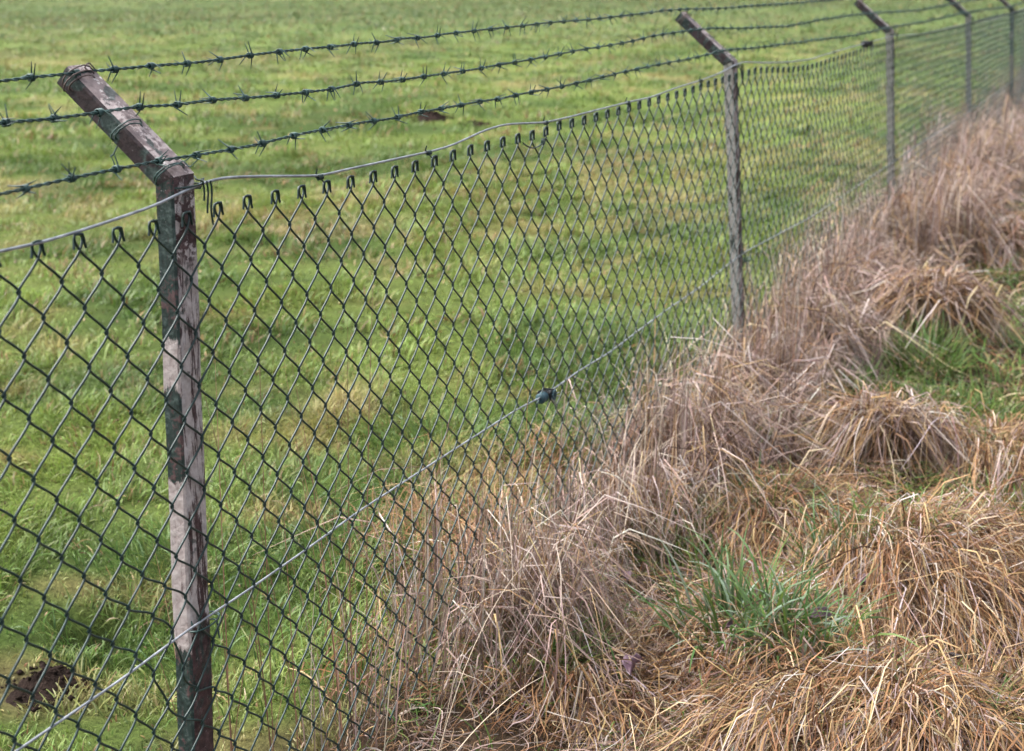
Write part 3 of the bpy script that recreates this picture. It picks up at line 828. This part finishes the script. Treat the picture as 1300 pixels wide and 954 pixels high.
# barbed wires
BW = {
 'top': ([(0,103.5),(44,98),(88,94),(123,90),(151,88),(200,83),(245,80.5),(286,75),(328,69),(362.5,65),(398.5,61.5),(429,59),(459,55),(488,54),(515,48.5),(540,48),(567,43),(589,41),(613,38),(633,36),(655,34),(693,29.5),(724,27),(756,24.5),(784,21),(811,18),(841,14),(865,12),(914,11),(950,8),(999,5),(1021,3)], .162),
 'mid': ([(0,156),(60,152),(119,144),(176,135.5),(222,134),(269,127),(325,124),(354,121),(393,117),(426,113),(459,105),(494,104),(520,100),(548.5,96),(576,92),(600,89),(625,84),(645,81),(667,77),(690,73),(740,63),(773,58),(803,52.6),(827,46),(854,42),(887,38),(906,36),(942,36),(1000,33.5),(1043,25),(1084,19),(1121,16),(1169,13),(1200,7)], .080),
 'low': ([(0,247),(31,240),(97.5,225),(156,213.5),(214,202.5),(264,195),(325,184.5),(357,176),(393,168),(427,162),(465,155),(498,151),(530,143),(556,139),(586,133.5),(608,129),(634,126),(654,121),(677,117),(714,110),(753.5,101),(786,93),(827,84),(882,73.6),(911.6,66),(931,63),(958,61),(1000,56),(1043,50),(1087,45),(1128,35),(1169,29),(1219,17),(1254,12),(1282,9)], .012),
}
def barb_mesh(seed):
    rd = random.Random(seed)
    ac = Acc()
    for w in range(2):
        ph = rd.uniform(0, 6.28); x0 = -.0035 + w * .0045
        pts = []
        # first tail, 2 turns round the wire, second tail
        d1 = ph + rd.uniform(-.5, .5); l1 = rd.uniform(.016, .022); l2 = rd.uniform(.016, .022)
        pts.append((x0 - rd.uniform(-.006, .006), .0045 * math.cos(ph) + l1 * math.cos(d1 - 1.2), .0045 * math.sin(ph) + l1 * math.sin(d1 - 1.2)))
        turns = 1.6
        for k in range(15):
            a = ph + turns * 2 * math.pi * k / 14
            pts.append((x0 + .0042 * k / 14, .0044 * math.cos(a), .0044 * math.sin(a)))
        a = ph + turns * 2 * math.pi; d2 = a + 1.2
        pts.append((x0 + .0042 + rd.uniform(-.006, .006), .0045 * math.cos(a) + l2 * math.cos(d2), .0045 * math.sin(a) + l2 * math.sin(d2)))
        rr = [.0006] + [.0013] * (len(pts) - 2) + [.0004]
        ac.add(tube(pts, rr, 5))
    return np.concatenate(ac.V), np.concatenate(ac.Q)
BM = [barb_mesh(s) for s in range(9)]
bmesh_data = []
for k, (V, Q) in enumerate(BM):
    o = np_obj('barb', V, Q, M_BARB, None, None, True); bmesh_data.append(o.data); bpy.data.objects.remove(o)
for wi, (wname, (px, noff)) in enumerate(BW.items()):
    pts = [on_fence(u, v, noff) for u, v in px]
    z0_, zN = pts[0][1], {'top': 1.255, 'mid': 1.188, 'low': 1.132}[wname]
    pts = [(-2.9, zN), (-2.76, zN), (-1.4, zN - .015)] + pts
    for st in (8.37, 11.13, 13.9, 16.7, 17.0):
        if st > pts[-1][0] + .8: pts.append((st, zN))
    s, z = smooth_curve(pts, .0043, 2)
    root = bpy.data.objects.new('barbed_wire', None); COL.objects.link(root); root.parent = fence
    root.location = fp(-2.9, zN, noff)
    rl = np.array(root.location)
    ac = Acc()
    P = np.array([fp(a, b_, noff) for a, b_ in zip(s, z)])
    # lateral wander of a hand-strung wire
    for half in (0, math.pi):
        ang = s * 2 * math.pi / .034 + half
        Hx = P + np.cos(ang)[:, None] * .0014 * NP3 + np.sin(ang)[:, None] * .0014 * UP
        ac.add(tube(Hx - rl, .00132, 6))
    ac.build('twisted_strands', M_BARB, root)
    # barbs
    t = -2.7 + wi * .021; far_acc = Acc(); cnt = 0
    rd = random.Random(wi)
    while t < 16.6:
        zz = float(np.interp(t, s, z)); c = fp(t, zz, noff)
        V, Q = BM[rd.randrange(9)]
        rot = rd.uniform(0, 6.28)
        dzds = float(np.interp(t + .02, s, z) - np.interp(t - .02, s, z)) / .04
        Xa = D3 + UP * dzds; Xa /= np.linalg.norm(Xa); Ya = NP3; Za = np.cross(Xa, Ya)
        Mx = np.stack([Xa, Ya * math.cos(rot) + Za * math.sin(rot), -Ya * math.sin(rot) + Za * math.cos(rot)], 1)
        if -.42 < t and cnt < 33:
            o = bpy.data.objects.new('barb', bmesh_data[rd.randrange(9)]); COL.objects.link(o); o.parent = root
            M4 = Matrix(Mx.tolist()).to_4x4(); M4.translation = Vector(c - rl); o.matrix_local = M4; cnt += 1
        else:
            far_acc.add((V @ Mx.T + (c - rl), Q))
        t += .0845 + rd.uniform(-.004, .004)
    o = far_acc.build('far_barbs', M_BARB, root); o['kind'] = 'stuff'

# tie wires: loose windings of thin wire
def winding(center, axis_u, axis_v, ru, rv, turns, adv, r, jit, seed, mat, parent, name='tie_wire', tails=2):
    rd = random.Random(seed); ac = Acc(); n = int(turns * 14); pts = []
    j = [rd.uniform(-jit, jit) for _ in range(8)]
    for k in range(n):
        a = k / 14 * 2 * math.pi; w = 1 + .12 * math.sin(a * .37 + seed)
        pts.append(center + axis_u * (ru * math.cos(a) * w + j[k % 4 * 2] * .3) + axis_v * (rv * math.sin(a) * w) + adv * (k / n - .5) + np.array([0, 0, jit * math.sin(a * .7 + seed)]) * .6)
    ac.add(tube(pts, r, 5))
    for q in range(tails):
        d = axis_u * rd.uniform(-1, 1) + axis_v * rd.uniform(-1, 1) + adv / (np.linalg.norm(adv) + 1e-9) * rd.uniform(-1, 1)
        d /= np.linalg.norm(d); p0 = pts[0] if q == 0 else pts[-1]
        ac.add(tube([p0 + d * .024 * k / 5 + np.array([0, 0, .006 * math.sin(k)]) for k in range(6)], r, 5))
    rl = np.array(parent.location) if parent.type == 'EMPTY' else np.zeros(3)
    ac.V = [v - rl for v in ac.V]
    return ac.build(name, mat, parent)
for pi_, (st, z_, root) in enumerate(POSTS[:6]):
    B = fp(st, z_)
    # at each barbed wire: round the arm's corner edge
    for k, dist in enumerate((.208, .104, .016)):
        c = B + TA * dist + EA * .012 + D3 * .016
        winding(c, EA, D3, .020, .026, 2.4 if k else 3.5, TA * (.012 if k else .02), .0011, .003, pi_ * 3 + k, M_BARB if k else M_RUST, root)
    # tension wire tie right of the top, with dangling ends
    s_ = st + .052
    c = fp(s_ - .018, z_ - .018, .004)
    winding(c, D3, NP3, .030, .014, 2.2, UP * .012, .0014, .002, pi_ + 40, M_MESH, root)
    ac = Acc()
    for k in range(3):
        x = s_ - .004 + k * .006
        ac.add(tube([fp(x + .002 * math.sin(q), z_ - .012 - q * .009, -.012 - .002 * k) for q in range(4 + k * 2)], .0015, 5))
    rl = np.array(root.location); ac.V = [v - rl for v in ac.V]; ac.build('tie_wire', M_MESH, root)
    c = fp(st + .03 + (pl[pi_][1] - pl[pi_][0]) * .9, .445, -.002)
    winding(c, D3, NP3, .030, .014, 2.6, UP * .01, .0013, .003, pi_ + 60, M_BARB, root)
# small knots holding the mesh to the tension wires
knots = [406, 544, 693, 797, 890, 1000, 1059]
for i, u in enumerate(knots):
    v = float(np.interp(u, [p[0] for p in TOPW], [p[1] for p in TOPW])); s_, z_ = on_fence(u, v, -.0085)
    ac = Acc(); pts = [fp(s_ - .006 + .012 * k / 20, z_ + .0045 * math.sin(k * 1.25) - .002, -.0085 + .0045 * math.cos(k * 1.25)) for k in range(21)]
    pts = [fp(s_ - .010, z_ + .012, -.010)] + pts + [fp(s_ + .010, z_ - .012, -.010)]
    ac.add(tube(pts, .0013, 5)); ac.build('tie_wire', M_MESH, fence)
# snapped loop of mesh hanging near the middle of the span
s0, z0 = on_fence(663, 182, -.008); s1, z1 = on_fence(690, 180, -.008)
ac = Acc(); ac.add(tube([fp(s0 + (s1 - s0) * t, z0 + (z1 - z0) * t - .012 * math.sin(math.pi * t), -.010) for t in np.linspace(0, 1, 9)], .0016, 6))
pts = [fp(s1 + .010 * math.cos(k * .9) * (1 - k / 30), z1 + .007 * math.sin(k * .9), -.012 + .0006 * k) for k in range(16)]
ac.add(tube(pts, .0014, 5)); ac.build('snapped_mesh_loop', M_MESH, fence)

# wire tensioner on the middle wire
def tensioner(u, v, noff, scale=1.0, label=None, mats=(None, None)):
    s_, z_ = on_fence(u, v, noff)
    root = bpy.data.objects.new('wire_tensioner', None); COL.objects.link(root); root.parent = fence
    c = fp(s_, z_, noff); root.location = c; rl = c
    def bx(a0, a1, b0, b1, n0, n1, name, mat, bev=.0015):
        bm = bmesh.new(); bmesh.ops.create_cube(bm, size=1)
        for vv in bm.verts:
            a = a0 + (vv.co.x + .5) * (a1 - a0); b_ = b0 + (vv.co.y + .5) * (b1 - b0); n_ = n0 + (vv.co.z + .5) * (n1 - n0)
            vv.co = Vector((D3 * a + UP * b_ + NP3 * n_) * scale)
        bmesh.ops.recalc_face_normals(bm, faces=bm.faces)
        bmesh.ops.bevel(bm, geom=bm.edges[:], offset=bev, segments=2, affect='EDGES')
        me = bpy.data.meshes.new(name); bm.to_mesh(me); bm.free(); me.materials.append(mat)
        o = bpy.data.objects.new(name, me); COL.objects.link(o); o.parent = root; return o
    V, Q = tube([(D3 * t) * scale for t in (-.0345, -.034, -.031, -.030, -.014, -.013, -.011, -.0105)], np.array([.002, .0105, .0125, .0118, .0118, .0128, .0122, .002]) * scale, 18)
    np_obj('barrel', V, Q, mats[0], None, root, True)
    bx(-.012, .024, -.009, .011, -.0155, -.0125, 'side_plate', mats[1])
    bx(-.012, .024, -.009, .011, .0125, .0155, 'side_plate', mats[1])
    bx(.0215, .024, -.008, .010, -.0124, .0124, 'end_plate', mats[1], .0005)
    V, Q = tube([(D3 * .005 + UP * .002 + NP3 * t) * scale for t in np.linspace(-.022, .022, 6)], .0045 * scale, 12)
    np_obj('spool', V, Q, mats[1], None, root, True)
    bm = bmesh.new(); ring = []
    for side in (-.0205, -.0175):
        ring.append([bm.verts.new(Vector((D3 * (.005 + (.0125 if k % 2 else .0095) * math.cos(k * math.pi / 12)) + UP * (.002 + (.0125 if k % 2 else .0095) * math.sin(k * math.pi / 12)) + NP3 * side) * scale)) for k in range(24)])
    for k in range(24):
        bm.faces.new((ring[0][k], ring[0][(k + 1) % 24], ring[1][(k + 1) % 24], ring[1][k]))
    bm.faces.new(ring[0]); bm.faces.new(ring[1][::-1]); bmesh.ops.recalc_face_normals(bm, faces=bm.faces)
    me = bpy.data.meshes.new('ratchet_wheel'); bm.to_mesh(me); bm.free(); me.materials.append(mats[0])
    rw = bpy.data.objects.new('ratchet_wheel', me); COL.objects.link(rw); rw.parent = root
    ac = Acc()
    for k in range(5):
        pts = [(D3 * (.005 + .0085 * math.cos(a)) + UP * (.002 + .0085 * math.sin(a)) + NP3 * (-.012 + k * .005 + a * .0006)) * scale for a in np.linspace(0, 6.6, 16)]
        ac.add(tube(pts, .0014, 5))
    ac.build('wound_wire', mats[1], root)
    ac = Acc()
    for k in range(7):
        rd = random.Random(k + 3)
        x0 = rd.uniform(-.015, .02); L_ = rd.uniform(.015, .05); an = rd.uniform(-.9, .9)
        ac.add(tube([(D3 * (x0 + t * L_ * math.cos(an)) + UP * (-.004 + t * L_ * math.sin(an) - .02 * t * t) + NP3 * (-.016 - .003 * math.sin(t * 3))) * scale for t in np.linspace(0, 1, 6)], .0009, 4))
    ac.build('wire_ends', M_GALV, root)
    if label: root['label'] = label
    return root
tensioner(693, 502, -.010, 1.0, 'teal ratchet tensioner on the middle wire', (M_TEAL, M_BLACK))
tensioner(1100, 56, -.010, 1.2, 'black tensioner on the top wire before the third post', (M_BLACK, M_BLACK))

# ------------------------------------------------------------ dead leaves and a twig
def on_surface(u, v, up):
    """where the line of sight meets the straw"""
    rr = ray(u, v)
    for k in np.linspace(1.5, 8, 1400):
        if CAM_Z + rr[2] * k < float(height(rr[0] * k, rr[1] * k)) + up: break
    return float(rr[0] * k), float(rr[1] * k), float(CAM_Z + rr[2] * k)
def leaf(u, v, z, L, W, rot, tilt, curl, lab):
    x0, y0, z0 = on_surface(u, v, .062 if u > 850 else .05)
    V, Fc = [], []
    n, m = 12, 6
    for i in range(n + 1):
        t = i / n; w = W * math.sin(math.pi * t ** .8) ** .8 * (1 - .15 * t) + .0006
        for j in range(m + 1):
            b_ = j / m * 2 - 1
            V.append((L * (t - .5), w * b_ * .5, curl * (b_ * b_) * w + .10 * L * math.sin(t * 3.5) + .0025 * math.sin(t * 17 + b_ * 4)))
    for i in range(n):
        for j in range(m):
            a = i * (m + 1) + j; Fc.append((a, a + 1, a + m + 2, a + m + 1))
    o = mesh_obj('dead_leaf', V, Fc, M_LEAF, smooth=True)
    md = o.modifiers.new('thickness', 'SOLIDIFY'); md.thickness = .0006
    o.location = (x0, y0, z0)
    o.rotation_euler = (tilt, tilt * .6, rot)
    pet = tube([(-L * .5 - .022 * t, .003 * math.sin(t * 3), -.004 * t) for t in np.linspace(0, 1, 5)], .0007, 5)
    np_obj('stalk', pet[0], pet[1], M_TWIG, None, o, True)
    tag(o, lab, 'leaf', 'fallen dead leaves in the straw')
leaf(1045, 786, .06, .062, .030, .3, .35, .5, 'purplish grey dead leaf lying flat right of the blue green tuft')
leaf(1278, 836, .06, .050, .024, -.3, .5, 1.1, 'curled purple leaf at the right edge beside the black twig')
leaf(808, 846, .03, .050, .030, 1.0, -.5, .8, 'dark maroon leaf sunk in the matted tussock at the bottom')
leaf(790, 735, .03, .046, .030, 2.1, .4, .6, 'dark purple leaf in shade under the draped grass')
leaf(927, 796, .09, .030, .020, .9, .5, .7, 'small pinkish purple leaf among the roots of the blue green tuft')
leaf(1092, 738, .07, .034, .022, 2.6, -.4, .6, 'small violet leaf tucked left of the golden tussock')
x0, y0, g0 = on_surface(1222, 850, .04); g0 -= .02
tw_pts = [(-.055, .02, .030), (-.035, .010, .024), (-.012, -.004, .020), (.012, -.014, .022), (.038, -.020, .017), (.05, -.020, .012)]
V, Q = tube(tw_pts, [.002, .0035, .005, .0055, .004, .002], 8)
tw_o = np_obj('twig', V, Q, M_TWIG, None, None, True); tw_o.location = (x0, y0, g0 + .03)
V, Q = tube([(.0, -.010, .022), (.010, .012, .035), (.004, .034, .05), (-.012, .056, .062)], [.002, .0017, .0013, .0008], 6)
np_obj('side_shoot', V, Q, M_TWIG, None, tw_o, True)
tag(tw_o, 'short black twig lying on straw in the bottom right corner', 'twig')
